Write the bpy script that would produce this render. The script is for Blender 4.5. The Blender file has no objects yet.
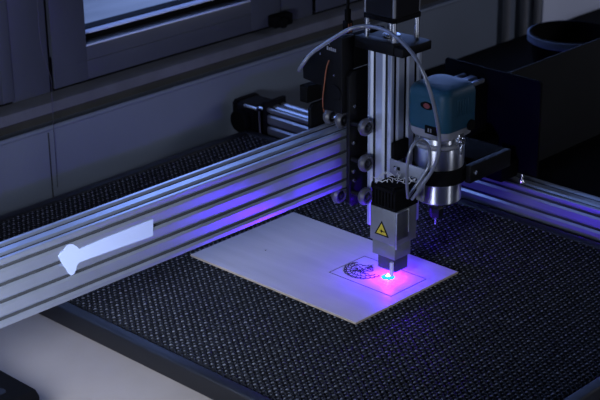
import bpy, bmesh, math, random
from mathutils import Vector, Matrix
random.seed(4)
C = bpy.context.scene.collection
sc = bpy.context.scene

# ------------------------------------------------------------------ camera
YAW, PITCH, ROLL, FPX = 0.7689060, 0.3905511, -0.0117425, 1544.7165
fwd = Vector((math.cos(YAW)*math.cos(PITCH), math.sin(YAW)*math.cos(PITCH), -math.sin(PITCH)))
rt = fwd.cross(Vector((0, 0, 1))).normalized(); up = rt.cross(fwd)
r2 = math.cos(ROLL)*rt + math.sin(ROLL)*up; u2 = -math.sin(ROLL)*rt + math.cos(ROLL)*up
cd = bpy.data.cameras.new('camera'); cam = bpy.data.objects.new('camera', cd); C.objects.link(cam)
m = Matrix((r2, u2, -fwd)).transposed().to_4x4(); m.translation = Vector((-1.1804527, -1.2818744, 0.8643087))
cam.matrix_world = m
cd.sensor_width = 36; cd.lens = 36*FPX/600; cd.clip_start = 0.02; cd.clip_end = 50
cd.dof.use_dof = True; cd.dof.focus_distance = 1.93; cd.dof.aperture_fstop = 12.0
sc.camera = cam

# ------------------------------------------------------------------ world: dusk sky on the window side, dim room on the other
w = bpy.data.worlds.new('dusk'); sc.world = w; w.use_nodes = True
nt = w.node_tree; nt.nodes.clear()
tc = nt.nodes.new('ShaderNodeTexCoord'); sx = nt.nodes.new('ShaderNodeSeparateXYZ')
rp = nt.nodes.new('ShaderNodeValToRGB'); bg = nt.nodes.new('ShaderNodeBackground'); wo = nt.nodes.new('ShaderNodeOutputWorld')
nt.links.new(tc.outputs['Generated'], sx.inputs[0]); nt.links.new(sx.outputs['Y'], rp.inputs[0])
e = rp.color_ramp.elements
e[0].position = 0.05; e[0].color = (0.0045, 0.0050, 0.0078, 1)
e[1].position = 0.55; e[1].color = (0.62, 0.98, 2.35, 1)
nt.links.new(rp.outputs[0], bg.inputs[0]); bg.inputs[1].default_value = 1.0
nt.links.new(bg.outputs[0], wo.inputs[0])
sc.view_settings.view_transform = 'Standard'; sc.view_settings.look = 'None'
sc.view_settings.exposure = 0.0; sc.view_settings.gamma = 1.0; sc.view_settings.use_curve_mapping = False

def area(name, loc, target, size, power, color):
    l = bpy.data.lights.new(name, 'AREA'); l.shape = 'RECTANGLE'; l.size = size[0]; l.size_y = size[1]
    l.energy = power; l.color = color
    o = bpy.data.objects.new(name, l); C.objects.link(o); o.location = loc
    o.rotation_euler = (Vector(target)-Vector(loc)).to_track_quat('-Z', 'Y').to_euler()
    return o
# soft daylight from a window on the left, out of frame, plus an added fill lamp far right
kl = area('left_window_light', (-0.66, -0.32, 0.30), (-0.03, 0.13, 0.06), (0.22, 0.20), 1.75, (0.73, 0.81, 1.0))
kl.data.spread = math.radians(82)
area('front_window_light', (0.42, -1.95, 0.22), (0.28, -0.1, 0.12), (0.14, 0.45), 3.0, (0.80, 0.86, 1.0))
area('right_fill_light', (1.9, -0.9, 0.75), (1.25, 0.5, 0.0), (0.4, 0.4), 4.6, (0.75, 0.80, 1.0))  # added fill for the dim wall and pipes on the right
# the laser spot itself lights its surroundings
def point(name, loc, power, color, r):
    l = bpy.data.lights.new(name, 'POINT'); l.energy = power; l.color = color; l.shadow_soft_size = r
    o = bpy.data.objects.new(name, l); C.objects.link(o); o.location = loc
point('laser_glow', (0.2085, -0.0965, 0.0114), 1.55, (0.070, 0.001, 1.0), 0.002)
point('burn_glow', (0.2085, -0.0965, 0.0095), 0.007, (1.0, 0.06, 0.30), 0.002)

# ------------------------------------------------------------------ materials
def mat(name, color, rough=0.5, metal=0.0, noise=None, bump=None, coat=0.0, trans=0.0, emit=None, spec=0.5, stretch=(1,1,1)):
    m = bpy.data.materials.new(name); m.use_nodes = True; n = m.node_tree.nodes; L = m.node_tree.links
    b = n['Principled BSDF']
    b.inputs['Base Color'].default_value = (*color, 1); b.inputs['Roughness'].default_value = rough
    b.inputs['Metallic'].default_value = metal; b.inputs['Coat Weight'].default_value = coat
    b.inputs['Transmission Weight'].default_value = trans
    b.inputs['Specular IOR Level'].default_value = spec
    if emit: b.inputs['Emission Color'].default_value = (*emit[0], 1); b.inputs['Emission Strength'].default_value = emit[1]
    if noise or bump:
        t = n.new('ShaderNodeTexCoord'); mp = n.new('ShaderNodeMapping'); mp.inputs['Scale'].default_value = stretch
        L.new(t.outputs['Object'], mp.inputs[0])
    if noise:
        amt, sca = noise
        t2 = n.new('ShaderNodeTexNoise'); t2.inputs['Scale'].default_value = sca; t2.inputs['Detail'].default_value = 5
        L.new(mp.outputs[0], t2.inputs['Vector'])
        r = n.new('ShaderNodeValToRGB')
        r.color_ramp.elements[0].position = .3; r.color_ramp.elements[1].position = .7
        r.color_ramp.elements[0].color = (*[c*(1-amt) for c in color], 1); r.color_ramp.elements[1].color = (*[min(1, c*(1+amt)) for c in color], 1)
        L.new(t2.outputs['Fac'], r.inputs[0]); L.new(r.outputs[0], b.inputs['Base Color'])
    if bump:
        s, sca = bump
        t3 = n.new('ShaderNodeTexNoise'); t3.inputs['Scale'].default_value = sca; L.new(mp.outputs[0], t3.inputs['Vector'])
        bp = n.new('ShaderNodeBump'); bp.inputs['Strength'].default_value = s; bp.inputs['Distance'].default_value = 0.001
        L.new(t3.outputs['Fac'], bp.inputs['Height']); L.new(bp.outputs[0], b.inputs['Normal'])
    return m
M = dict(
    alu=mat('anodised_aluminium', (0.56, 0.61, 0.74), 0.40, 0.85, noise=(0.06, 30), stretch=(1, 1, 1)),
    rail=mat('satin_aluminium', (0.50, 0.53, 0.60), 0.38, 0.85, noise=(0.06, 30)),
    steel=mat('polished_steel', (0.80, 0.82, 0.87), 0.22, 1.0),
    barrel=mat('turned_aluminium', (0.80, 0.82, 0.88), 0.34, 1.0, noise=(0.02, 30)),
    panelmat=mat('grey_black_panel', (0.016, 0.016, 0.017), 0.7, noise=(0.1, 10), spec=0.08),
    darkplate=mat('smoked_plate', (0.07, 0.072, 0.085), 0.35, 0.4, noise=(0.1, 40)),
    slot=mat('slot_shade', (0.045, 0.048, 0.055), 0.6, noise=(0.1, 40), spec=0.2),
    plate=mat('grey_painted_metal', (0.22, 0.23, 0.26), 0.42, 0.5, noise=(0.1, 40)),
    black=mat('black_anodised', (0.0035, 0.0035, 0.0045), 0.5, 0.0, noise=(0.15, 25), spec=0.12),
    satin=mat('satin_black', (0.006, 0.006, 0.008), 0.4, 0.0, noise=(0.15, 25), spec=0.22),
    matte=mat('matte_black', (0.003, 0.003, 0.0035), 0.8, 0.0, noise=(0.15, 25), spec=0.06),
    comb=mat('honeycomb_steel', (0.012, 0.013, 0.017), 0.6, 0.0, noise=(0.4, 120), spec=0.15),
    knuckle=mat('pale_mesh_knuckle', (0.12, 0.13, 0.16), 0.5, 0.0, noise=(0.6, 260), spec=0.2),
    frame=mat('bed_frame_black', (0.006, 0.0065, 0.009), 0.5, 0.0, noise=(0.1, 30)),
    rubber=mat('grey_wheel', (0.060, 0.060, 0.075), 0.4, 0.1, noise=(0.1, 80)),
    table=mat('table_laminate', (0.41, 0.355, 0.31), 0.8, spec=0.15, noise=(0.05, 14), bump=(0.12, 300)),
    wood=mat('birch_plywood', (0.57, 0.53, 0.55), 0.55, noise=(0.07, 10), bump=(0.15, 90), stretch=(6, 0.7, 1)),
    ply_edge=mat('plywood_edge', (0.42, 0.34, 0.27), 0.6, noise=(0.3, 60), stretch=(1, 1, 20)),
    char=mat('charred_engraving', (0.035, 0.025, 0.03), 0.8, noise=(0.3, 90)),
    teal=mat('teal_plastic', (0.008, 0.045, 0.078), 0.5, spec=0.25, noise=(0.05, 60), bump=(0.08, 500)),
    greyplastic=mat('grey_plastic', (0.17, 0.175, 0.20), 0.5, noise=(0.05, 60)),
    red=mat('red_label', (0.11, 0.015, 0.015), 0.5, noise=(0.1, 50)),
    white=mat('white_print', (0.55, 0.55, 0.58), 0.5, noise=(0.05, 50)),
    wallm=mat('painted_wall', (0.155, 0.180, 0.232), 0.65, noise=(0.08, 4), bump=(0.1, 200)),
    sill=mat('stone_sill', (0.095, 0.098, 0.120), 0.7, noise=(0.18, 18), bump=(0.3, 120)),
    recess=mat('gap_shade_and_joint', (0.035, 0.034, 0.034), 0.9, noise=(0.2, 12)),
    winframe=mat('anthracite_window_frame', (0.055, 0.060, 0.080), 0.45, noise=(0.06, 10)),
    palewall=mat('pale_plaster', (0.62, 0.65, 0.80), 0.8, noise=(0.05, 5)),
    outside=mat('outside_concrete', (0.60, 0.55, 0.48), 0.8, noise=(0.35, 2.2), stretch=(0.6, 3, 1)),
    yellow=mat('yellow_sticker', (0.50, 0.40, 0.03), 0.5, noise=(0.03, 50)),
    hose=mat('translucent_tubing', (0.13, 0.14, 0.18), 0.3, noise=(0.05, 50), coat=0.4, spec=0.6),
    wire=mat('light_wire', (0.6, 0.6, 0.62), 0.4, noise=(0.05, 50)),
    orange=mat('orange_wire', (0.17, 0.05, 0.02), 0.5, noise=(0.05, 50)),
    sticker=mat('pale_blue_film', (0.43, 0.50, 0.72), 0.6, noise=(0.02, 50), spec=0.2),
    floor=mat('dark_floor', (0.08, 0.08, 0.085), 0.6, noise=(0.2, 3)),
    glow=mat('burning_spot', (0.0, 0.02, 0.02), 0.9, emit=((0.03, 0.62, 0.78), 1.2), spec=0.0),
    core=mat('laser_core', (1, 1, 1), 0.5, emit=((0.75, 1.0, 1.0), 2.5)),
    halo=mat('glowing_wood', (0.62, 0.45, 0.50), 0.6, noise=(0.05, 40)),
)
bn = M['barrel'].node_tree; tg = bn.nodes.new('ShaderNodeTangent'); tg.direction_type = 'RADIAL'; tg.axis = 'Z'
bp_ = bn.nodes['Principled BSDF']; bn.links.new(tg.outputs[0], bp_.inputs['Tangent']); bp_.inputs['Anisotropic'].default_value = 0.9; bp_.inputs['Anisotropic Rotation'].default_value = 0.25
gl = bpy.data.materials.new('window_glass'); gl.use_nodes = True
gb = gl.node_tree.nodes['Principled BSDF']; gb.inputs['Transmission Weight'].default_value = 1; gb.inputs['Roughness'].default_value = 0.02
gb.inputs['IOR'].default_value = 1.1; gb.inputs['Base Color'].default_value = (0.95, 0.97, 1, 1); M['glass'] = gl
ns = gl.node_tree.nodes.new('ShaderNodeTexNoise'); ns.inputs['Scale'].default_value = 4
rr = gl.node_tree.nodes.new('ShaderNodeMapRange'); rr.inputs['To Min'].default_value = 0.01; rr.inputs['To Max'].default_value = 0.04
gl.node_tree.links.new(ns.outputs['Fac'], rr.inputs[0]); gl.node_tree.links.new(rr.outputs[0], gb.inputs['Roughness'])

# ------------------------------------------------------------------ mesh helpers
class MB:
    def __init__(s): s.bm = bmesh.new()
    def box(s, a, b, bev=0.0, seg=2):
        t = bmesh.new(); bmesh.ops.create_cube(t, size=1.0)
        sz = [max(1e-5, abs(b[i]-a[i])) for i in range(3)]; ce = [(a[i]+b[i])/2 for i in range(3)]
        for v in t.verts: v.co = Vector([v.co[i]*sz[i]+ce[i] for i in range(3)])
        if bev: bmesh.ops.bevel(t, geom=t.edges[:], offset=min(bev, min(sz)*.45), segments=seg, profile=.5, affect='EDGES')
        return s.merge(t)
    def merge(s, t, mx=None):
        if mx is not None: bmesh.ops.transform(t, matrix=mx, verts=t.verts)
        me = bpy.data.meshes.new('tmp'); t.to_mesh(me); t.free(); s.bm.from_mesh(me); bpy.data.meshes.remove(me); return s
    def prism(s, pts, axis, lo, hi, bev=0.0):
        """polygon in the two other axes (cyclic order) pushed along axis"""
        t = bmesh.new(); o = [(1, 2), (0, 2), (0, 1)][axis]
        def mk(p, d):
            v = [0, 0, 0]; v[o[0]] = p[0]; v[o[1]] = p[1]; v[axis] = d; return t.verts.new(v)
        A = [mk(p, lo) for p in pts]; B = [mk(p, hi) for p in pts]; n = len(pts)
        t.faces.new(A); t.faces.new(B[::-1])
        for i in range(n): t.faces.new((A[i], B[i], B[(i+1) % n], A[(i+1) % n]))
        bmesh.ops.recalc_face_normals(t, faces=t.faces[:])
        if bev:
            es = [e for e in t.edges if all(f in t.faces for f in e.link_faces) and len(e.link_faces) == 2 and e.calc_face_angle(0) > .6]
            bmesh.ops.bevel(t, geom=es, offset=bev, segments=2, profile=.5, affect='EDGES')
        return s.merge(t)
    def lathe(s, prof, c=(0, 0, 0), axis=2, n=40):
        """prof: list of (radius, height) along axis"""
        t = bmesh.new(); rings = []
        for r, h in prof:
            ring = []
            for k in range(n):
                a = 2*math.pi*k/n; v = [r*math.cos(a), r*math.sin(a)]
                p = [0, 0, 0]; oo = [(1, 2), (0, 2), (0, 1)][axis]; p[oo[0]] = v[0]; p[oo[1]] = v[1]; p[axis] = h
                ring.append(t.verts.new(Vector(p)+Vector(c)))
            rings.append(ring)
        for A, B in zip(rings, rings[1:]):
            for k in range(n): t.faces.new((A[k], A[(k+1) % n], B[(k+1) % n], B[k]))
        t.faces.new(rings[0]); t.faces.new(rings[-1])
        bmesh.ops.recalc_face_normals(t, faces=t.faces[:])
        return s.merge(t)
    def cyl(s, c, r, h, axis=2, n=32, ch=None):
        ch = min(r, h)*.12 if ch is None else ch
        return s.lathe([(r-ch, 0), (r, ch), (r, h-ch), (r-ch, h)], c, axis, n)
    def tube(s, pts, r, n=10, smooth=True):
        P = [Vector(p) for p in pts]
        if smooth and len(P) > 2:
            Q = []
            for i in range(len(P)-1):
                p0 = P[max(i-1, 0)]; p1 = P[i]; p2 = P[i+1]; p3 = P[min(i+2, len(P)-1)]
                for k in range(6):
                    u = k/6; Q.append(.5*((2*p1)+(p2-p0)*u+(2*p0-5*p1+4*p2-p3)*u*u+(3*p1-p0-3*p2+p3)*u**3))
            P = Q+[P[-1]]
        t = bmesh.new(); rings = []; nrm = None
        for i, p in enumerate(P):
            d = (P[min(i+1, len(P)-1)]-P[max(i-1, 0)]).normalized()
            if nrm is None: nrm = d.orthogonal().normalized()
            nrm = (nrm-d*nrm.dot(d)).normalized(); bn = d.cross(nrm)
            rings.append([t.verts.new(p+r*(math.cos(2*math.pi*k/n)*nrm+math.sin(2*math.pi*k/n)*bn)) for k in range(n)])
        for A, B in zip(rings, rings[1:]):
            for k in range(n): t.faces.new((A[k], A[(k+1) % n], B[(k+1) % n], B[k]))
        t.faces.new(rings[0]); t.faces.new(rings[-1]); bmesh.ops.recalc_face_normals(t, faces=t.faces[:])
        return s.merge(t)
    def build(s, name, material, parent=None, smooth=35, loc=None):
        me = bpy.data.meshes.new(name)
        if loc is not None: bmesh.ops.translate(s.bm, verts=s.bm.verts, vec=-Vector(loc))
        s.bm.to_mesh(me); s.bm.free()
        me.materials.append(material)
        for p in me.polygons: p.use_smooth = True
        try: me.set_sharp_from_angle(angle=math.radians(smooth))
        except Exception: pass
        o = bpy.data.objects.new(name, me); C.objects.link(o)
        if parent:
            o.parent = parent; o.matrix_parent_inverse = Matrix.Translation(parent.location).inverted()
        if loc is not None: o.location = loc
        return o

def tag(o, label, cat, group=None, kind=None):
    o['label'] = label; o['category'] = cat
    if group: o['group'] = group
    if kind: o['kind'] = kind
    return o
def thing(name, label, cat, loc=(0, 0, 0), group=None):
    o = bpy.data.objects.new(name, None); C.objects.link(o); o.location = loc; o.empty_display_size = .02
    return tag(o, label, cat, group)
def struct(o): o['kind'] = 'structure'; return o

NOTCH = [(-4.9, 0), (-2.0, -2.3), (-2.0, -3.1), (-5.0, -3.1), (-3.0, -5.6), (3.0, -5.6), (5.0, -3.1), (2.0, -3.1), (2.0, -2.3), (4.9, 0)]
def slot_profile(nu, nv):
    """outline (mm) of a T-slot extrusion nu x nv modules of 20 mm, corner at the origin, counter-clockwise"""
    W, H = nu*20, nv*20; out = []; r = .8
    out += [(r, 0)]
    for k in range(nu):
        for a, d in NOTCH: out.append((k*20+10+a, -d))
    out += [(W-r, 0), (W, r)]
    for k in range(nv):
        for a, d in NOTCH: out.append((W+d, k*20+10+a))
    out += [(W, H-r), (W-r, H)]
    for k in range(nu):
        for a, d in NOTCH: out.append((W-(k*20+10+a), H+d))
    out += [(r, H), (0, H-r)]
    for k in range(nv):
        for a, d in NOTCH: out.append((-d, H-(k*20+10+a)))
    out += [(0, r)]
    return [(x/1000, y/1000) for x, y in out]
def extrusion(name, nu, nv, u0, v0, axis, lo, hi, material, parent):
    o = MB().prism([(u0+a, v0+b) for a, b in slot_profile(nu, nv)], axis, lo, hi).build(name, material, parent)
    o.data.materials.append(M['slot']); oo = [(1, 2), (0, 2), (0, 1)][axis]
    for p in o.data.polygons:      # shade inside the slots, painted on their deep faces
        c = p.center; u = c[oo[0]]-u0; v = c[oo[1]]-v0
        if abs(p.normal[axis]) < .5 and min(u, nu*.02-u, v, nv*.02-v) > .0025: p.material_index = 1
    return o

# ------------------------------------------------------------------ the room
TZ = -0.028
struct(MB().box((-2.6, -3.2, -0.93), (3.2, 0.95, -0.90)).build('floor', M['floor']))
wb = MB()
wb.box((-2.6, 0.53, -0.90), (3.2, 0.70, 0.0715))
wb.build('wall_back', M['wallm'])['kind'] = 'structure'
# rounded edge that runs along the top of the wall panel
struct(MB().tube([(-2.6, 0.5335, 0.0745), (3.2, 0.5335, 0.0745)], 0.0042, 12, False).build('trim_1', M['wallm']))
struct(MB().box((-2.6, 0.565, 0.0716), (3.2, 0.70, 0.094)).build('trim_2', M['recess']))  # shade under the sill, put into the colour of this strip
ss = MB(); ss.prism([(0.542, 0.0942), (0.545, 0.109), (0.552, 0.1115), (0.70, 0.1130), (0.70, 0.0942)], 0, -2.6, 3.2)
struct(ss.build('trim_3', M['sill']))
# thin joint in the wall panel
struct(MB().box((0.1425, 0.5285, -0.2), (0.1440, 0.5299, 0.069)).build('trim_4', M['recess']))

def window(name, x0, x1, pane_l, pane_r, outer_l):
    o = bpy.data.objects.new(name, None); C.objects.link(o); o['kind'] = 'structure'; o.location = (x0, .6, .114)
    f = MB()
    f.box((outer_l, 0.574, 0.1132), (x0-.0035, 0.66, 1.25), .002)
    fr = f.build('frame_post', M['winframe'], o)
    k_ = MB(); k_.box((x0-.0034, .5752, .1133), (x0-.0002, .66, 1.25)); k_.box((x0, .5752, .1133), (x1, .64, .1178)); k_.build('gasket', M['matte'], o)
    g = MB()   # opening sash
    g.box((x0, 0.568, 0.1180), (pane_l, 0.64, 1.25), .002)
    g.box((pane_r, 0.568, 0.1180), (x1, 0.64, 1.25), .002)
    g.box((x0, 0.569, 0.1180), (x1, 0.64, 0.1715), .002)
    g.box((x0, 0.569, 1.18), (x1, 0.64, 1.25), .002)
    g.box((x0+.045, 0.5675, 0.149), (x1-.045, 0.569, 0.1495))
    s_ = g.build('sash', M['winframe'], o)
    b = MB()
    b.box((pane_l, 0.597, 0.1716), (pane_r, 0.612, 0.1820), .001)
    b.build('glazing_bead', M['matte'], s_)
    MB().box((pane_l, 0.596, 0.1821), (pane_r, 0.612, 0.1838), .0003).build('bright_glass_edge', M['palewall'], s_)  # bright bottom edge of the glass, painted as a pale strip
    MB().box((pane_l, 0.5695, 0.1716), (pane_r, 0.574, 0.1735), .0004).build('lit_rail_lip', M['palewall'], s_)  # sky-lit top edge of the sash rail, painted pale
    MB().box((pane_l, 0.618, 0.170), (pane_r, 0.622, 1.18)).build('pane', M['glass'], s_)
    return o
w1 = window('window_1', 0.1905, 0.688, 0.2575, 0.617, 0.1165)
h = MB(); h.box((0.655, 0.548, 0.118), (0.700, 0.569, 0.140), .004); h.cyl((0.665, 0.535, 0.129), .009, .014, 1)
h.build('hinge_cover', M['matte'], w1)
w2 = window('window_2', 0.780, 1.9, 0.855, 1.83, 0.690)
w3 = window('window_3', -1.9, 0.1150, -1.83, 0.0935, -2.3)
MB().box((0.0870, 0.586, 0.172), (0.0932, 0.600, 1.18)).build('lit_reveal', M['palewall'], w3)  # lit reveal of the frame, its brightness put into a pale colour
MB().box((-1.83, 0.630, 0.172), (0.0868, 0.634, 0.36)).build('dark_backing', M['matte'], w3)  # dark sheet added behind the pane so it looks black
struct(MB().box((-2.5, 0.641, 0.1132), (1.905, 0.665, 0.1750)).build('window_seal', M['matte']))
struct(MB().box((-2.6, 0.60, 1.25), (3.2, 0.72, 2.2)).build('wall_above_windows', M['wallm']))
struct(MB().box((1.91, 0.575, 0.13), (3.2, 0.70, 1.25)).build('wall_beside_windows', M['wallm']))
struct(MB().box((1.420, .5235, -.9), (3.2, .5299, .0690)).build('wall_pale_panel', M['palewall']))
# outside ground seen down through the panes
struct(MB().box((-4, 0.80, -0.55), (9, 9, -0.50)).build('outside_ground', M['outside']))

# ------------------------------------------------------------------ workbench
t = thing('workbench', 'wide workbench with pale grey laminate top carrying the whole machine', 'table', (0.5, -0.4, -0.9))
MB().box((-1.0, -1.6, TZ-.03), (.600, 0.505, TZ), .002).build('tabletop', M['table'], t)
for x in (-.9, .5):
    for y in (-1.5, .45): MB().box((x-.03, y-.03, -.9), (x+.03, y+.03, TZ-.0302), .003).build('leg', M['matte'], t)

t = thing('side_table', 'black side table to the right of the workbench', 'table', (1.1, -.4, -.9))
MB().box((.604, -1.2, TZ-.03), (1.62, .500, TZ), .002).build('tabletop', M['matte'], t)
for x in (.65, 1.57):
    for y in (-1.15, .45): MB().box((x-.02, y-.02, -.9), (x+.02, y+.02, TZ-.0302), .002).build('leg', M['matte'], t)

# ------------------------------------------------------------------ honeycomb bed
X0, X1, Y0, Y1 = -0.131, 0.496, -0.458, 0.458
bed = thing('honeycomb_bed', 'black honeycomb laser cutting bed lying flat under the plywood board', 'cutting bed', (0.18, 0, TZ))
fm = MB(); fw = .017
def rim(a, b): fm.box(a, b, .0035, 3)
rim((X0, Y0, TZ+.0003), (X0+fw, Y1, -.0002)); rim((X1-fw, Y0, TZ+.0003), (X1, Y1, -.0002))
rim((X0+fw-.002, Y0, TZ+.0003), (X1-fw+.002, Y0+fw, -.0003)); rim((X0+fw-.002, Y1-fw, TZ+.0003), (X1-fw+.002, Y1, -.0003))
fm.build('frame', M['frame'], bed)
MB().box((X0+fw, Y0+fw, TZ+.0003), (X1-fw, Y1-fw, -.0125)).build('drip_tray', M['matte'], bed)
import numpy as np
def honeycomb():
    PX, PY = 0.0085, 0.0119; th = 0.00045
    rng = np.random.default_rng(3)
    segs = []
    nx = int((X1-X0-2*fw)/PX)+1; ny = int((Y1-Y0-2*fw)/PY)+1
    a = PX/2
    for i in range(nx):
        for j in range(ny):
            for (ox, oy) in ((0, 0), (a, PY/2)):
                x = X0+fw+i*PX+ox; y = Y0+fw+j*PY+oy
                top = (x, y+PY/3); bot = (x, y-PY/3); ur = (x+a, y+PY/6); lr = (x+a, y-PY/6)
                segs += [(ur, lr), (top, ur), (bot, lr)]
    S = np.array(segs)
    key = lambda P: np.round(P*20000).astype(np.int64)
    def jit(P):   # the same small irregularity wherever walls meet
        k = key(P); h1 = np.sin(k[..., 0]*12.9898+k[..., 1]*78.233)*43758.5453; h2 = np.sin(k[..., 0]*39.346+k[..., 1]*11.135)*24634.634
        return P+np.stack([(h1-np.floor(h1)-.5)*.0011, (h2-np.floor(h2)-.5)*.0011], -1)
    S = jit(S)
    mn = S.min(axis=1); mx = S.max(axis=1)
    ok = (mn[:, 0] > X0+fw-.001) & (mx[:, 0] < X1-fw+.001) & (mn[:, 1] > Y0+fw-.001) & (mx[:, 1] < Y1-fw+.001)
    S = S[ok]; n = len(S)
    A = S[:, 0]; B = S[:, 1]; D = B-A; D /= np.linalg.norm(D, axis=1)[:, None]; N = np.stack([-D[:, 1], D[:, 0]], 1)*th
    ztop = -.0012-rng.random(n)*.0008; zb = -.0124
    V = np.zeros((n, 8, 3))
    for k, (P, s, zt) in enumerate([(A, 1, 0), (B, 1, 0), (B, -1, 0), (A, -1, 0), (A, 1, 1), (B, 1, 1), (B, -1, 1), (A, -1, 1)]):
        V[:, k, :2] = P+s*N; V[:, k, 2] = ztop if zt else zb
    Fq = np.array([(4, 5, 6, 7), (0, 1, 5, 4), (3, 7, 6, 2)])
    F = (Fq[None]+np.arange(n)[:, None, None]*8).reshape(-1)
    # raised paler knuckles of the mesh: long bright ones and small dull ones between
    K = []
    dx, dy = .90, -.43; px_, py_ = .43, .90
    for i in range(nx):
        for j in range(ny):
            for s_, (ox, oy) in enumerate(((0, 0), (a, PY/2))):
                x = X0+fw+i*PX+ox+a/2; y = Y0+fw+j*PY+oy+PY/4
                if not (X0+fw+.003 < x < X1-fw-.003 and Y0+fw+.003 < y < Y1-fw-.003): continue
                L, W_, H = (.0021, .00075, .0011) if s_ == 0 else (.0015, .0004, .0003)
                L *= rng.uniform(.75, 1.15); H *= rng.uniform(.7, 1.15); x += rng.normal()*.0002; y += rng.normal()*.0002
                for (u, v, zz) in ((-1, 0, 0), (-.6, -1, 0), (.6, -1, 0), (1, 0, 0), (.6, 1, 0), (-.6, 1, 0), (-.5, -.3, 1), (.5, -.3, 1), (.5, .3, 1), (-.5, .3, 1)):
                    K.append((x+u*L*dx+v*W_*px_, y+u*L*dy+v*W_*py_, -.0016+zz*(H+.0004)))
    K = np.array(K); nk = len(K)//10
    quads = [(6, 7, 8, 9), (1, 2, 7, 6), (4, 5, 9, 8)]; tris = [(0, 1, 6), (0, 6, 9), (0, 9, 5), (2, 3, 7), (3, 8, 7), (3, 4, 8)]
    base = n*8+np.arange(nk)[:, None, None]*10
    F2 = (np.array(quads)[None]+base).reshape(-1); F3 = (np.array(tris)[None]+base).reshape(-1)
    V = np.concatenate([V.reshape(-1, 3), K])
    me = bpy.data.meshes.new('honeycomb'); me.vertices.add(len(V)); me.vertices.foreach_set('co', V.reshape(-1))
    nq = (len(F)+len(F2))//4; n3 = len(F3)//3
    LV = np.concatenate([F, F2, F3]); me.loops.add(len(LV)); me.loops.foreach_set('vertex_index', LV)
    me.polygons.add(nq+n3)
    me.polygons.foreach_set('loop_start', np.concatenate([np.arange(nq)*4, nq*4+np.arange(n3)*3]))
    mi = np.ones(nq+n3, dtype=np.int32); mi[:len(F)//4] = 0; me.materials.append(M['comb']); me.materials.append(M['knuckle'])
    me.polygons.foreach_set('material_index', mi)
    me.update(calc_edges=True); me.validate()
    o = bpy.data.objects.new('honeycomb', me); C.objects.link(o); o.parent = bed
    o.matrix_parent_inverse = Matrix.Translation(bed.location).inverted()
    return o
honeycomb()

# ------------------------------------------------------------------ plywood board and its engraving
b = thing('plywood_board', 'thin pale birch plywood board on the honeycomb bed with a half-burned engraving', 'board', (0.1844, -0.001, 0))
bx0, by1 = 0.0844, 0.1487
MB().box((bx0, by1-.3, -.0001), (bx0+.2, by1, .0030), .0003, 1).build('panel', M['wood'], b)
e = MB(); e.box((bx0-.0004, by1-.3004, .0002), (bx0+.2004, by1-.2998, .0026)); e.box((bx0-.0004, by1-.3004, .0002), (bx0+.0002, by1, .0026))
ed = e.build('veneer_edge', M['ply_edge'], b); ed['label'] = 'brown layered edge of the board'
q = [(0.1690, -0.0285), (0.1690, -0.1352), (0.2385, -0.1352), (0.2385, -0.0285)]
fr = MB()
for i in range(4):
    a, c = q[i], q[(i+1) % 4]; tck = .0004
    fr.box((min(a[0], c[0])-tck, min(a[1], c[1])-tck, .0029), (max(a[0], c[0])+tck, max(a[1], c[1])+tck, .0032))
fr.build('engraved_outline', M['char'], b)
# the started picture: a mane of burnt strokes
g = MB()
def stroke(pts, wdt=.0007):
    for p0, p1 in zip(pts, pts[1:]):
        p0 = Vector((*p0, 0)); p1 = Vector((*p1, 0)); d = (p1-p0)
        if d.length < 1e-5: continue
        n_ = Vector((-d.y, d.x, 0)).normalized()*wdt; tt = bmesh.new()
        vs = [tt.verts.new((v.x, v.y, z)) for z in (.0029, .00325) for v in (p0-n_, p1-n_, p1+n_, p0+n_)]
        for f in ((0, 1, 2, 3), (7, 6, 5, 4), (0, 4, 5, 1), (1, 5, 6, 2), (2, 6, 7, 3), (3, 7, 4, 0)): tt.faces.new([vs[k] for k in f])
        g.merge(tt)
cx, cy = 0.2060, -0.0640
def arc(x, y, r, a, b_, w_, sq=1.0):
    n_ = 7; stroke([(x+r*math.cos(math.radians(a+(b_-a)*k/(n_-1))), y+sq*r*math.sin(math.radians(a+(b_-a)*k/(n_-1)))) for k in range(n_)], w_)
rg = random.Random(11)
for k in range(13):      # outer mane, curling tufts
    a = 75+k*15.5; rr_ = .0225
    x = cx+rr_*math.cos(math.radians(a)); y = cy+.006+rr_*math.sin(math.radians(a))
    arc(x, y, .0052+rg.uniform(-.001, .001), a-70, a+75, .00075); arc(x, y-.001, .0030, a-40, a+120, .0006)
for k in range(11):      # inner tufts
    a = 70+k*19+rg.uniform(-4, 4); rr_ = .0150
    arc(cx+rr_*math.cos(math.radians(a)), cy+.006+rr_*math.sin(math.radians(a)), .0048, a-100, a+50, .0007)
for k in range(38):
    x = cx+rg.uniform(-.013, .016); y = cy+.006+rg.uniform(-.008, .012); a = rg.uniform(0, 360)
    arc(x, y, rg.uniform(.0022, .0045), a, a+rg.uniform(80, 170), .00065)
g.build('engraved_picture', M['char'], b)
kn = MB(); kn.lathe([(.0002, .00295), (.0013, .0030), (.0012, .00315), (.0002, .0032)], (0.1625, 0.0835, 0), 2, 10); kn.build('knot', M['char'], b)

# laser spot on the wood
sp = thing('laser_spot', 'glowing cyan and white point where the beam burns the plywood', 'laser light', (0.2099, -0.0947, .0032))
MB().lathe([(.0092, 0), (.0088, .0004), (.0032, .0008), (.0006, .0010)], (0.2099, -0.0947, .00315), 2, 24).build('burning_wood', M['glow'], sp)
MB().lathe([(.0003, 0), (.0030, .0004), (.0022, .0016), (.0007, .0034), (.0002, .0046)], (0.2099, -0.0947, .0042), 2, 16).build('spark', M['core'], sp)

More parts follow.
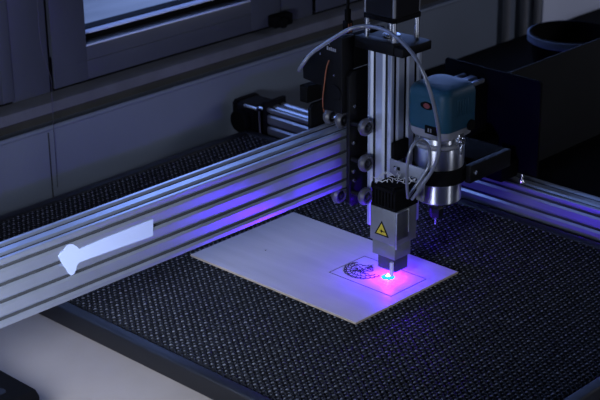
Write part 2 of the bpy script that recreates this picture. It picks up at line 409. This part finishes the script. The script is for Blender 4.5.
# ------------------------------------------------------------------ far rail (runs along the bed)
t = thing('side_rail', 'long slotted aluminium side rail lying behind the honeycomb bed', 'machine rail', (0.528, 0, TZ))
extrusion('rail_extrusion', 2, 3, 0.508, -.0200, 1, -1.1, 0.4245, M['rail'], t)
for y in (-.95, .36): MB().box((.512, y, TZ), (.544, y+.05, -.0201), .002).build('foot', M['matte'], t)
MB().box((.503, .4246, -.024), (.553, .4306, .050), .001).build('end_plate', M['black'], t)
for x, z in ((.518, .022), (.538, .022), (.518, -.010)): MB().cyl((x, .4307, z), .0042, .0045, 1, 16).build('bolt', M['steel'], t)

def stepper(name, label, loc, axis, size, length, boss=True, group=None):
    """square stepper motor; loc = centre of its front face, body grows in + axis"""
    t = thing(name, label, 'motor', loc, group); hs = size/2
    c = [(-hs+.005, -hs), (hs-.005, -hs), (hs, -hs+.005), (hs, hs-.005), (hs-.005, hs), (-hs+.005, hs), (-hs, hs-.005), (-hs, -hs+.005)]
    o = [(1, 2), (0, 2), (0, 1)][axis]
    cc = [(loc[o[0]]+p[0], loc[o[1]]+p[1]) for p in c]; cs = [(loc[o[0]]+p[0]*.93, loc[o[1]]+p[1]*.93) for p in c]
    MB().prism(cs, axis, loc[axis]+.006, loc[axis]+length-.008).build('housing', M['satin'], t)
    MB().prism(cc, axis, loc[axis], loc[axis]+.006).build('flange', M['black'], t)
    MB().prism(cc, axis, loc[axis]+length-.008, loc[axis]+length).build('end_cap', M['black'], t)
    return t
# y motor behind the far end of the rail
ym = stepper('stepper_motor', 'black stepper motor at the far end of the side rail, under the window', (0.528, .4420, .012), 1, .056, .056)
for x in (.507, .549): MB().cyl((x, .4309, .036), .0035, .0108, 1, 16).build('standoff', M['steel'], ym)
kb = MB(); kb.cyl((.484, .470, .012), .019, .013, 0, 30); kb.build('connector_cap', M['matte'], ym)
s_ = MB(); s_.cyl((.4955, .4345, .0385), .0032, .0300, 1, 14); s_.build('bright_screw', M['steel'], ym)
s_ = MB(); s_.tube([(.4990, .434, .034), (.4990, .434, .015), (.495, .428, -.012)], .0016, 8); s_.build('lead_wire', M['rubber'], ym)

# ------------------------------------------------------------------ gantry beam
t = thing('gantry_beam', 'thick slotted aluminium gantry beam crossing over the bed with a pale blue film on it', 'machine beam', (0, .02, .097))
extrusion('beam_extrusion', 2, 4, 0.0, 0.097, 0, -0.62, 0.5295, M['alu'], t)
lab = [(-0.104, 0.1571), (-0.1053, 0.1358), (-0.1615, 0.1377), (-0.2141, 0.1391), (-0.2186, 0.1369), (-0.2205, 0.1313), (-0.2236, 0.1275), (-0.228, 0.1271), (-0.2318, 0.1315), (-0.2335, 0.137), (-0.2366, 0.1412), (-0.2408, 0.1494), (-0.243, 0.1562), (-0.2393, 0.1593), (-0.2343, 0.1606), (-0.2318, 0.1647), (-0.2275, 0.1657), (-0.222, 0.1639), (-0.2167, 0.1591), (-0.2135, 0.155), (-0.1838, 0.1563), (-0.1467, 0.1568)]
o = MB().prism(lab, 1, -.0008, -.0001).build('film_label', M['sticker'], t); o['label'] = 'plain pale blue film stuck to the beam'
ep = MB(); ep.prism([(-.0975, .050), (-.0975, .1890), (-.094, .1925), (.071, .1935), (.074, .190), (.074, .050)], 0, .5300, .5345, .0006); 
ep.build('end_plate', M['matte'], t)
ep = MB(); ep.box((-.625, -.06, -.0278), (-.6201, .09, .192), .001); ep.build('end_plate', M['black'], t)
MB().box((.4650, -.0060, .0990), (.5295, -.0003, .1705), .0008).build('shade_plate', M['matte'], t)  # added dark sheet standing in for shade on the beam's end
# wheel block low on the plate, next to the rail
wb_ = MB(); wb_.box((.490, -.066, .044), (.5299, .030, .070), .003); wb_.box((.478, -.030, .060), (.5299, .035, .0965), .004)
wb_.build('wheel_block', M['matte'], t)
for i, yy in enumerate((-.060, -.052, -.044)):
    MB().lathe([(.0030, 0), (.0034, .001), (.0034, .009), (.0022, .0105)], (.500, yy, .0701), 2, 14).build('screw', M['steel'], t)
MB().lathe([(.0045, 0), (.0045, .003), (.0028, .006), (.0008, .0135)], (.519, -.0805, .0405), 2, 16).build('lubricator', M['steel'], t)

# black panel behind the plate
t = thing('black_panel', 'upright black panel beyond the side rail reaching out of frame on the right', 'panel', (.75, -.03, TZ))
MB().box((.5490, -.0385, TZ), (1.15, -.0345, .192), .0008).box((.5360, -.0385, .045), (.5495, -.0345, .192), .0008).build('board', M['panelmat'], t)
MB().box((.560, -.5500, TZ), (1.13, -.0386, .034), .001).build('foot', M['matte'], t)

# ------------------------------------------------------------------ carriage on the beam
t = thing('gantry_carriage', 'black carriage plates with grey wheels that ride along the gantry beam', 'machine carriage', (.29, .02, .08))
def platepts(x0, x1, z0, z1, r=.006):
    return [(x0+r, z0), (x1-r, z0), (x1, z0+r), (x1, z1-r), (x1-r, z1), (x0+r, z1), (x0, z1-r), (x0, z0+r)]
MB().prism(platepts(.2226, .335, .075, .262), 1, -.0155, -.0095, .0006).build('front_plate', M['black'], t)
MB().prism(platepts(.2190, .335, .075, .2040), 1, .0500, .0560, .0006).build('rear_plate', M['black'], t)
def vwheel(x, y, z, r=.0118, w=.0102, axis=1):
    pr = [(r*.62, 0), (r*.80, 0), (r, w*.32), (r, w*.68), (r*.80, w), (r*.62, w), (r*.60, w*.8), (r*.60, w*.2)]
    m_ = MB(); bm_ = m_.bm
    # rim as a ring
    tt = bmesh.new(); n = 36; rings = []
    for rr_, hh in pr:
        rings.append([tt.verts.new((x+rr_*math.cos(2*math.pi*k/n), y+hh, z+rr_*math.sin(2*math.pi*k/n))) for k in range(n)])
    for i in range(len(rings)):
        A, B = rings[i], rings[(i+1) % len(rings)]
        for k in range(n): tt.faces.new((A[k], A[(k+1) % n], B[(k+1) % n], B[k]))
    bmesh.ops.recalc_face_normals(tt, faces=tt.faces[:]); m_.merge(tt)
    o = m_.build('wheel', M['rubber'], t)
    hb = MB(); hb.cyl((x, y+.0012, z), r*.598, w-.0024, 1, 24); hb.build('hub', M['satin'], o)
    bt = MB(); bt.cyl((x, y-.0012, z), r*.26, .0023, 1, 8); bt.build('axle_bolt', M['frame'], o)
for yy in (.0045, .0258): vwheel(.2360, yy, .1880+.0012)
vwheel(.2290, .0045, .0846); vwheel(.3200, .0045, .1892)
sp_ = MB(); sp_.cyl((.2360, .0148, .1892), .0036, .0108, 1, 18); sp_.build('spacer', M['steel'], t)
for zz in (.1925, .1430, .0960): vwheel(.2275, -.0440, zz)
for zz in (.1925, .0960): vwheel(.3125, -.0440, zz)
for zz in (.1925, .1430, .0960): MB().cyl((.2275, -.0338, zz), .0035, .0182, 1, 14).build('axle', M['black'], t)
for x, z in ((.2285, .125), (.2285, .165), (.2305, .215), (.2305, .112)): MB().cyl((x, -.0180, z), .0026, .0024, 1, 12).build('plate_screw', M['steel'], t)
br = MB(); br.box((.2185, .0561, .205), (.255, .0700, .228), .001); br.build('rear_block', M['matte'], t)

# x motor with its faceted housing, standing on the carriage
t = thing('axis_drive_unit', 'black faceted motor housing beside the upright axis with a small cable plug on top', 'motor', (.24, .02, .21))
MB().prism([(-.0090, .2060), (-.0090, .3080), (.0030, .3075), (.0300, .2910), (.0590, .2680), (.0610, .2620), (.0600, .2400), (.0280, .2370), (.0260, .2060)], 0, .2150, .2380, .0008).build('housing', M['black'], t)
MB().prism([(-.0090, .2625), (-.0090, .3060), (.0030, .3055), (.0300, .2890), (.0590, .2660), (.0590, .2625)], 0, .2381, .2980, .0008).build('rear_case', M['matte'], t)
d = MB(); d.lathe([(.0105, 0), (.0105, .0012), (.006, .0022), (.002, .0024)], (.2126, .002, .2330), 0, 24); d.build('bearing_cap', M['black'], t)
lg = MB()
for i, (dy, hgt) in enumerate(((0, .0052), (.0034, .0038), (.0066, .0048), (.0100, .0038), (.0134, .0038))):
    lg.box((.2144, .0170-dy-.0024, .2880-i*.0001), (.2149, .0170-dy, .2880+hgt), .0002)
lg.build('maker_mark', M['greyplastic'], t)
for y, z in ((.012, .2960), (.028, .2800), (.004, .2560)): MB().cyl((.2135, y, z), .0013, .0014, 0, 10).build('screw', M['steel'], t)
pg = MB(); pg.box((.2320, -.0035, .3082), (.2420, .0055, .3250), .001); pg.box((.2338, -.0020, .3250), (.2404, .0042, .3400), .001)
pgo = pg.build('cable_plug', M['matte'], t)
pp = MB(); pp.box((.2326, -.0040, .3100), (.2345, -.0036, .3220)); pp.box((.2372, -.0040, .3100), (.2390, -.0036, .3220)); pp.build('contact', M['orange'], pgo)
MB().tube([(.237, .001, .3395), (.2375, .001, .36), (.238, .004, .40), (.236, .012, .45)], .0021, 8).build('cable', M['matte'], pgo)
MB().tube([(0.2174, 0.025, 0.2008), (0.2140, 0.024, 0.217), (0.2128, 0.02, 0.2397), (0.2125, 0.016, 0.2623), (0.2135, 0.012, 0.2749)], .0009, 8).build('wire', M['orange'], t)

# ------------------------------------------------------------------ upright axis
t = thing('upright_axis', 'slotted aluminium upright axis with black top plate carrying the router and laser', 'machine axis', (.27, -.05, .06))
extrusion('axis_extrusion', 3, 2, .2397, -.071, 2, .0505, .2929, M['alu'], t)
pl = MB(); pl.box((.2360, -.0920, .2930), (.2930, -.0130, .3050), .0012)
pl.box((.2345, -.0780, .2931), (.2500, -.0130, .3085), .0012)
pl.build('top_plate', M['black'], t)
bb = MB(); bb.lathe([(.012, .3051), (.012, .3095), (.008, .311)], (.2660, -.047, 0), 2, 24); bb.build('bearing', M['steel'], t)
ls = MB(); ls.cyl((.2660, -.047, .3105), .004, .023, 2, 14); ls.build('lead_screw', M['steel'], t)
# a stepper on four standoffs
zc = (.2655, -.0490, .3340)
MS = .0560
zm = stepper('stepper_motor', 'black stepper motor standing on four bright posts above the upright axis', zc, 2, MS, .078)
for dx in (-.0225, .0225):
    for dy in (-.0225, .0225):
        MB().cyl((zc[0]+dx, zc[1]+dy, .3052), .0035, .0287, 2, 16).build('standoff', M['steel'], zm)
for dx in (-.0235, .0235):
    for dy in (-.0235, .0235): MB().cyl((zc[0]+dx, zc[1]+dy, .3402), .0022, .050, 2, 10).build('long_bolt', M['greyplastic'], zm)

# ------------------------------------------------------------------ trim router
RX, RY = .2838, -.116
t = thing('trim_router', 'teal headed trim router with bright metal barrel clamped to the upright axis', 'power tool', (RX, RY, .06))
def rounded(cx, cy, hw, r, n=7):
    pts = []
    for sx_, sy_, a0 in ((1, 1, 0), (-1, 1, 90), (-1, -1, 180), (1, -1, 270)):
        for k in range(n):
            a = math.radians(a0+90*k/(n-1)); pts.append((cx+sx_*(hw-r)+r*math.cos(a), cy+sy_*(hw-r)+r*math.sin(a)))
    return pts
def loft(levels, cx, cy):
    tt = bmesh.new(); rings = []
    for hw, r, z in levels: rings.append([tt.verts.new((x, y, z)) for x, y in rounded(cx, cy, hw, r)])
    n = len(rings[0])
    for A, B in zip(rings, rings[1:]):
        for k in range(n): tt.faces.new((A[k], A[(k+1) % n], B[(k+1) % n], B[k]))
    tt.faces.new(rings[0]); tt.faces.new(rings[-1]); bmesh.ops.recalc_face_normals(tt, faces=tt.faces[:])
    m_ = MB(); m_.merge(tt); return m_
HX, HY = RX+.0015, RY-.0015
head = loft([(.0325, .014, .2010), (.0338, .014, .206), (.0338, .014, .2440), (.0330, .014, .2500), (.0305, .014, .2545), (.0265, .014, .2570), (.012, .010, .2582)], HX, HY).build('motor_head', M['teal'], t)
loft([(.0265, .016, .1870), (.0305, .015, .1900), (.0322, .014, .1960), (.0326, .014, .2009)], HX, HY).build('head_collar', M['greyplastic'], t)
hx = HX-.0338
sw = MB(); sw.box((hx-.0016, HY-.0200, .1975), (hx+.0006, HY-.0005, .2085), .001); swo = sw.build('switch', M['matte'], head)
s2 = MB(); s2.box((hx-.0022, HY-.0120, .2005), (hx-.0016, HY-.0100, .2055)); s2.box((hx-.0022, HY-.0080, .2005), (hx-.0016, HY-.0062, .2055)); s2.build('switch_mark', M['greyplastic'], swo)
# oval recess with its red badge
tt = bmesh.new(); n = 28
ov = MB(); ov.prism([(HY-.003+.0105*math.cos(2*math.pi*k/n), .2340+.0050*math.sin(2*math.pi*k/n)) for k in range(n)], 0, hx-.0010, hx+.0004); ovo = ov.build('oval_recess', M['matte'], head)
ov = MB(); ov.prism([(HY-.003+.0052*math.cos(2*math.pi*k/n), .2340+.0034*math.sin(2*math.pi*k/n)) for k in range(n)], 0, hx-.0015, hx-.0010); ov.build('badge', M['red'], ovo)
cp = MB(); cp.cyl((HX+.016, HY-.0362, .2030), .0072, .0026, 1, 28); cp.build('brush_cap', M['matte'], head)
rb = MB()
for k in range(5): rb.box((HX-.012+k*.0052, HY-.0345, .2200), (HX-.0105+k*.0052, HY-.0336, .2420), .0003)
rb.build('vent_rib', M['teal'], head)
barrel = MB().lathe([(.0280, .0990), (.0295, .1005), (.0295, .1250), (.0315, .1260), (.0315, .1490), (.0322, .1500), (.0322, .1740), (.0300, .1755), (.0265, .1765), (.0265, .1869)], (RX, RY, 0), 2, 64).build('barrel', M['barrel'], t)
g2 = MB(); g2.lathe([(.0325, .1756), (.0330, .1765), (.0330, .1790), (.0325, .1800)], (RX, RY, 0), 2, 64); g2.build('collar_ring', M['greyplastic'], barrel)
lk = MB(); lk.box((RX-.006, RY-.0360, .1790), (RX+.004, RY-.0300, .1960), .001); lk.cyl((RX-.001, RY-.0395, .1860), .0042, .008, 1, 16); lk.box((RX-.0025, RY-.0375, .1680), (RX+.0005, RY-.0330, .1800), .0006); lk.build('lock_lever', M['steel'], t)
cn = MB(); cn.lathe([(.0085, .0740), (.0095, .0760), (.0095, .0860), (.0075, .0880), (.0075, .0989)], (RX-.004, RY, 0), 2, 6); cn.build('collet_nut', M['satin'], t)
bt = MB(); bt.cyl((RX-.004, RY, .0620), .0016, .0119, 2, 12); bt.build('cutting_bit', M['steel'], t)
# clamp round the barrel with its bar
t = thing('router_clamp', 'black clamp block and bar gripping the router barrel', 'clamp', (.30, -.10, .11))
m_ = MB(); tt = bmesh.new(); n = 48; rings = []
for rr_, hh in ((.0316, .1270), (.0345, .1270), (.0350, .1275), (.0350, .1465), (.0345, .1470), (.0316, .1470)):
    rings.append([tt.verts.new((RX+rr_*math.cos(2*math.pi*k/n), RY+rr_*math.sin(2*math.pi*k/n), hh)) for k in range(n)])
for i in range(len(rings)):
    A, B = rings[i], rings[(i+1) % len(rings)]
    for k in range(n): tt.faces.new((A[k], A[(k+1) % n], B[(k+1) % n], B[k]))
bmesh.ops.recalc_face_normals(tt, faces=tt.faces[:]); m_.merge(tt); m_.build('ring', M['matte'], t)
MB().box((.298, -.1560, .1240), (.385, -.1470, .1480), .001).build('bar', M['black'], t)
MB().box((.322, -.1469, .1240), (.385, -.0700, .1480), .001).build('side_block', M['matte'], t)
m_ = MB(); m_.cyl((.306, -.1592, .1380), .0030, .0031, 1, 12); m_.build('bolt', M['steel'], t)

# ------------------------------------------------------------------ laser bracket and module
t = thing('laser_bracket', 'grey metal bracket with slotted screws holding the laser module', 'bracket', (.24, -.10, .06))
MB().box((.2370, -.1300, .1100), (.2392, -.0718, .1550), .0005).build('side_plate', M['plate'], t)
MB().box((.2393, -.0770, .1500), (.2700, -.0712, .1760), .002).build('top_block', M['matte'], t)
MB().box((.2410, -.0920, .0540), (.2680, -.0902, .1020), .0005).build('front_tab', M['plate'], t)
for y, z in ((-.0850, .1450), (-.1130, .1380)):
    s_ = MB(); s_.box((.2352, y-.0050, z-.0022), (.2369, y+.0050, z+.0022), .0015); so = s_.build('slot', M['matte'], t)
    s_ = MB(); s_.cyl((.2330, y, z), .0026, .0022, 0, 12); s_.build('screw', M['steel'], so)

LX, LY = .2140, -.0960
t = thing('laser_module', 'grey box laser module with a yellow warning triangle and black finned cooler', 'laser module', (LX, LY, .03))
ax0, ax1, ay0, ay1 = .1945, .2405, -.1190, -.0765
ZC, ZS = .1050, .0580
MB().box((ax0, ay0, ZS), (ax1-.004, ay1, ZC), .0006).build('case', M['plate'], t)
MB().box((ax0+.0008, ay0+.0008, .0385), (ax1-.014, ay1-.0035, ZS-.0001), .0006).build('lower_case', M['plate'], t)
cx0, cx1 = ax0+.0014, ax0+.0240
cv = MB(); cv.box((cx0, ay0-.0012, ZS+.008), (cx1, ay0-.0001, ZC-.001), .0003); cvo = cv.build('side_cover', M['darkplate'], t)
for a, b_ in (((cx0-.0010, ay0-.0018, ZS-.004), (cx0+.0002, ay0-.0002, ZC)), ((cx0+.0003, ay0-.0018, ZC-.0016), (cx1-.0001, ay0-.0002, ZC)), ((cx1, ay0-.0018, ZS+.014), (cx1+.0012, ay0-.0002, ZC))):
    MB().box(a, b_, .0002).build('cover_edge', M['barrel'], cvo)
# cooler: black fins
hs = MB(); hs.box((ax0+.0005, ay0+.0005, ZC+.0002), (ax1-.001, ay1-.0005, ZC+.0040), .0004)
for k in range(8):
    y = ay0+.0014+k*.0053; hs.box((ax0+.0008, y, ZC+.0038), (ax1-.0014, y+.0020, .1285))
hs.box((ax0+.003, ay0+.003, ZC+.0038), (ax1-.005, ay1-.003, .1280), .0004)
hs.build('cooler', M['matte'], t)
fn = MB(); fn.box((ax0+.0005, ay0+.0005, .1286), (ax1-.001, ay1-.0005, .1330), .0006)
fn.lathe([(.0165, .1331), (.0165, .1345), (.006, .1350)], ((ax0+ax1)/2, (ay0+ay1)/2, 0), 2, 24)
fn.build('fan', M['matte'], t)
# curly light leads on top
zt_ = .1355
rnd = random.Random(8)
for k in range(13):
    x = rnd.uniform(ax0+.002, ax1-.010); y = rnd.uniform(ay0+.002, ay1-.004); pts = []
    a = rnd.uniform(0, 6.28)
    for q_ in range(8):
        pts.append((min(max(x, ax0), ax1), min(max(y, ay0), ay1), zt_+.001+rnd.uniform(0, .0055)))
        a += rnd.uniform(-1.3, 1.3); x += .0036*math.cos(a); y += .0036*math.sin(a)
    MB().tube(pts, .00042, 6).build('lead', M['wire'], t)
for yy in (ay0+.004, ay1-.003):
    MB().tube([(ax0+.003, yy, .1345), (ax0+.0010, yy, .1370), (ax0-.0006, yy, .1340), (ax0-.0008, yy, .1300)], .0011, 8).build('lead', M['matte'], t)
# warning triangle on the -x face
fx = ax0; TY, TZ2 = -.0965, .0745
def tri(yc, zc, sz, x0, x1):
    return MB().prism([(yc+sz*math.cos(math.radians(a)), zc+sz*math.sin(math.radians(a))) for a in (90, 210, 330)], 0, x0, x1)
tr = tri(TY, TZ2, .0138, fx-.0004, fx-.00005).build('warning_triangle', M['black'], t)
y_ = tri(TY, TZ2, .0100, fx-.0006, fx-.0004).build('yellow_field', M['yellow'], tr)
st = MB()
for k in range(8):
    a = math.radians(k*45+10); L = .0042 if k % 2 == 0 else .0030; wd = .00042
    dy, dz = math.cos(a), math.sin(a)
    st.prism([(TY-dz*wd, TZ2-.0005+dy*wd), (TY+dz*wd, TZ2-.0005-dy*wd), (TY+dy*L, TZ2-.0005+dz*L)], 0, fx-.0008, fx-.0006)
st.prism([(TY+.0016*math.cos(k*.524), TZ2-.0005+.0016*math.sin(k*.524)) for k in range(12)], 0, fx-.0009, fx-.0006)
st.prism([(TY, TZ2), (TY, TZ2-.0009), (TY-.0062, TZ2-.0009), (TY-.0062, TZ2)], 0, fx-.0008, fx-.0006)
st.build('beam_symbol', M['black'], tr)
# lens tube inside a dark shroud, open below
MB().lathe([(.0056, .0200), (.0060, .0205), (.0060, .0300), (.0072, .0310), (.0072, .0384)], (.2125, -.0965, 0), 2, 32).build('lens_tube', M['plate'], t)
sh = MB(); sh.box((.2000, -.1150, .0190), (.2010, -.0860, .0384)); sh.box((.2010, -.1150, .0190), (.2245, -.1142, .0384)); sh.build('shroud', M['darkplate'], t)
MB().lathe([(.0018, .0150), (.0028, .0170), (.0028, .0340), (.0018, .0345)], (.1960, -.1128, 0), 2, 18).build('air_nozzle', M['white'], t)

# ------------------------------------------------------------------ air hose
hz = MB(); hz.tube([(0.1764, 0.03, 0.2668), (0.1735, 0.02, 0.2776), (0.1797, 0.01, 0.2927), (0.1869, -0.02, 0.3160), (0.1959, -0.04, 0.3302), (0.2069, -0.055, 0.3345), (0.2085, -0.075, 0.3355), (0.2058, -0.1, 0.3332), (0.2028, -0.125, 0.3237), (0.2018, -0.145, 0.3079)] + [(0.2034, -0.16, 0.2817), (0.2117, -0.165, 0.2489), (0.2207, -0.165, 0.2142), (0.2214, -0.165, 0.1943), (0.2224, -0.16, 0.1756), (0.221, -0.152, 0.1592), (0.2162, -0.145, 0.1453), (0.2157, -0.136, 0.1308), (0.2158, -0.128, 0.1204)], .0024, 14)
tag(hz.build('air_hose', M['hose']), 'long translucent air hose arching over the machine and past the router', 'hose')
hz = MB(); hz.tube([(0.2054, -0.13, 0.1255), (0.1958, -0.136, 0.1476), (0.1906, -0.14, 0.1702), (0.1915, -0.142, 0.1902), (0.1983, -0.144, 0.2033), (0.2098, -0.144, 0.2054), (0.2236, -0.144, 0.1964), (0.23, -0.144, 0.1826), (0.231, -0.142, 0.1658), (0.2245, -0.138, 0.1518), (0.2164, -0.132, 0.1377), (0.2122, -0.126, 0.1251)], .0021, 14)
tag(hz.build('air_hose', M['hose']), 'short looped translucent hose standing up beside the laser module', 'hose')

# ------------------------------------------------------------------ thread hanging by the window, foreground foot, things on the right
o = MB().tube([(0.1365, 0.522, 0.30), (0.1359, 0.522, 0.2334), (0.1396, 0.522, 0.1942), (0.1507, 0.522, 0.1526), (0.1502, 0.524, 0.1052), (.150, .525, -.02)], .0005, 6).build('thread', M['rubber'])
tag(o, 'thin pale thread hanging down in front of the window frame', 'thread')

t = thing('corner_block', 'black block on the bench in the bottom left corner of the photo', 'machine foot', (-.36, .1, TZ))
MB().prism([(-.0250, TZ+.0002), (-.0270, .014), (-.0200, .020), (.30, .020), (.30, TZ+.0002)], 0, -.46, -.3020, .002).build('block', M['matte'], t)
m_ = MB(); m_.cyl((-.335, .004, .0195), .008, .0015, 2, 24); m_.build('cap', M['satin'], t)

t = thing('waste_bin', 'round open black tub with a lighter rim behind the black panel', 'tub', (1.02, .195, TZ))
tt = bmesh.new(); n = 56; rings = []
for rr_, hh in ((.055, TZ), (.070, .094), (.0725, .096), (.0725, .100), (.0700, .100), (.0520, TZ+.005)):
    rings.append([tt.verts.new((1.035+rr_*math.cos(2*math.pi*k/n), .195+rr_*math.sin(2*math.pi*k/n), hh)) for k in range(n)])
for A, B in zip(rings, rings[1:]):
    for k in range(n): tt.faces.new((A[k], A[(k+1) % n], B[(k+1) % n], B[k]))
tt.faces.new(rings[0]); tt.faces.new(rings[-1]); bmesh.ops.recalc_face_normals(tt, faces=tt.faces[:])
m_ = MB(); m_.merge(tt); m_.build('tub_body', M['matte'], t)
tt = bmesh.new(); n = 56; rings = []
for rr_, hh in ((.0727, .084), (.0755, .086), (.0760, .0985), (.0727, .0985)):
    rings.append([tt.verts.new((1.035+rr_*math.cos(2*math.pi*k/n), .195+rr_*math.sin(2*math.pi*k/n), hh)) for k in range(n)])
for i in range(len(rings)):
    A, B = rings[i], rings[(i+1) % len(rings)]
    for k in range(n): tt.faces.new((A[k], A[(k+1) % n], B[(k+1) % n], B[k]))
bmesh.ops.recalc_face_normals(tt, faces=tt.faces[:]); m_ = MB(); m_.merge(tt); m_.build('lip', M['wallm'], t)

for x, lab_ in ((1.285, 'leftmost of three upright pipes by the wall, right of the router'), (1.345, 'middle one of three upright pipes by the wall'), (1.392, 'rightmost of three upright pipes by the wall, nearest the pale panel')):
    o = MB().cyl((x, .5175, -.898), .0080, 1.0, 2, 20).build('wall_pipe', M['greyplastic']); tag(o, lab_, 'pipe', 'heating pipes along the back wall')
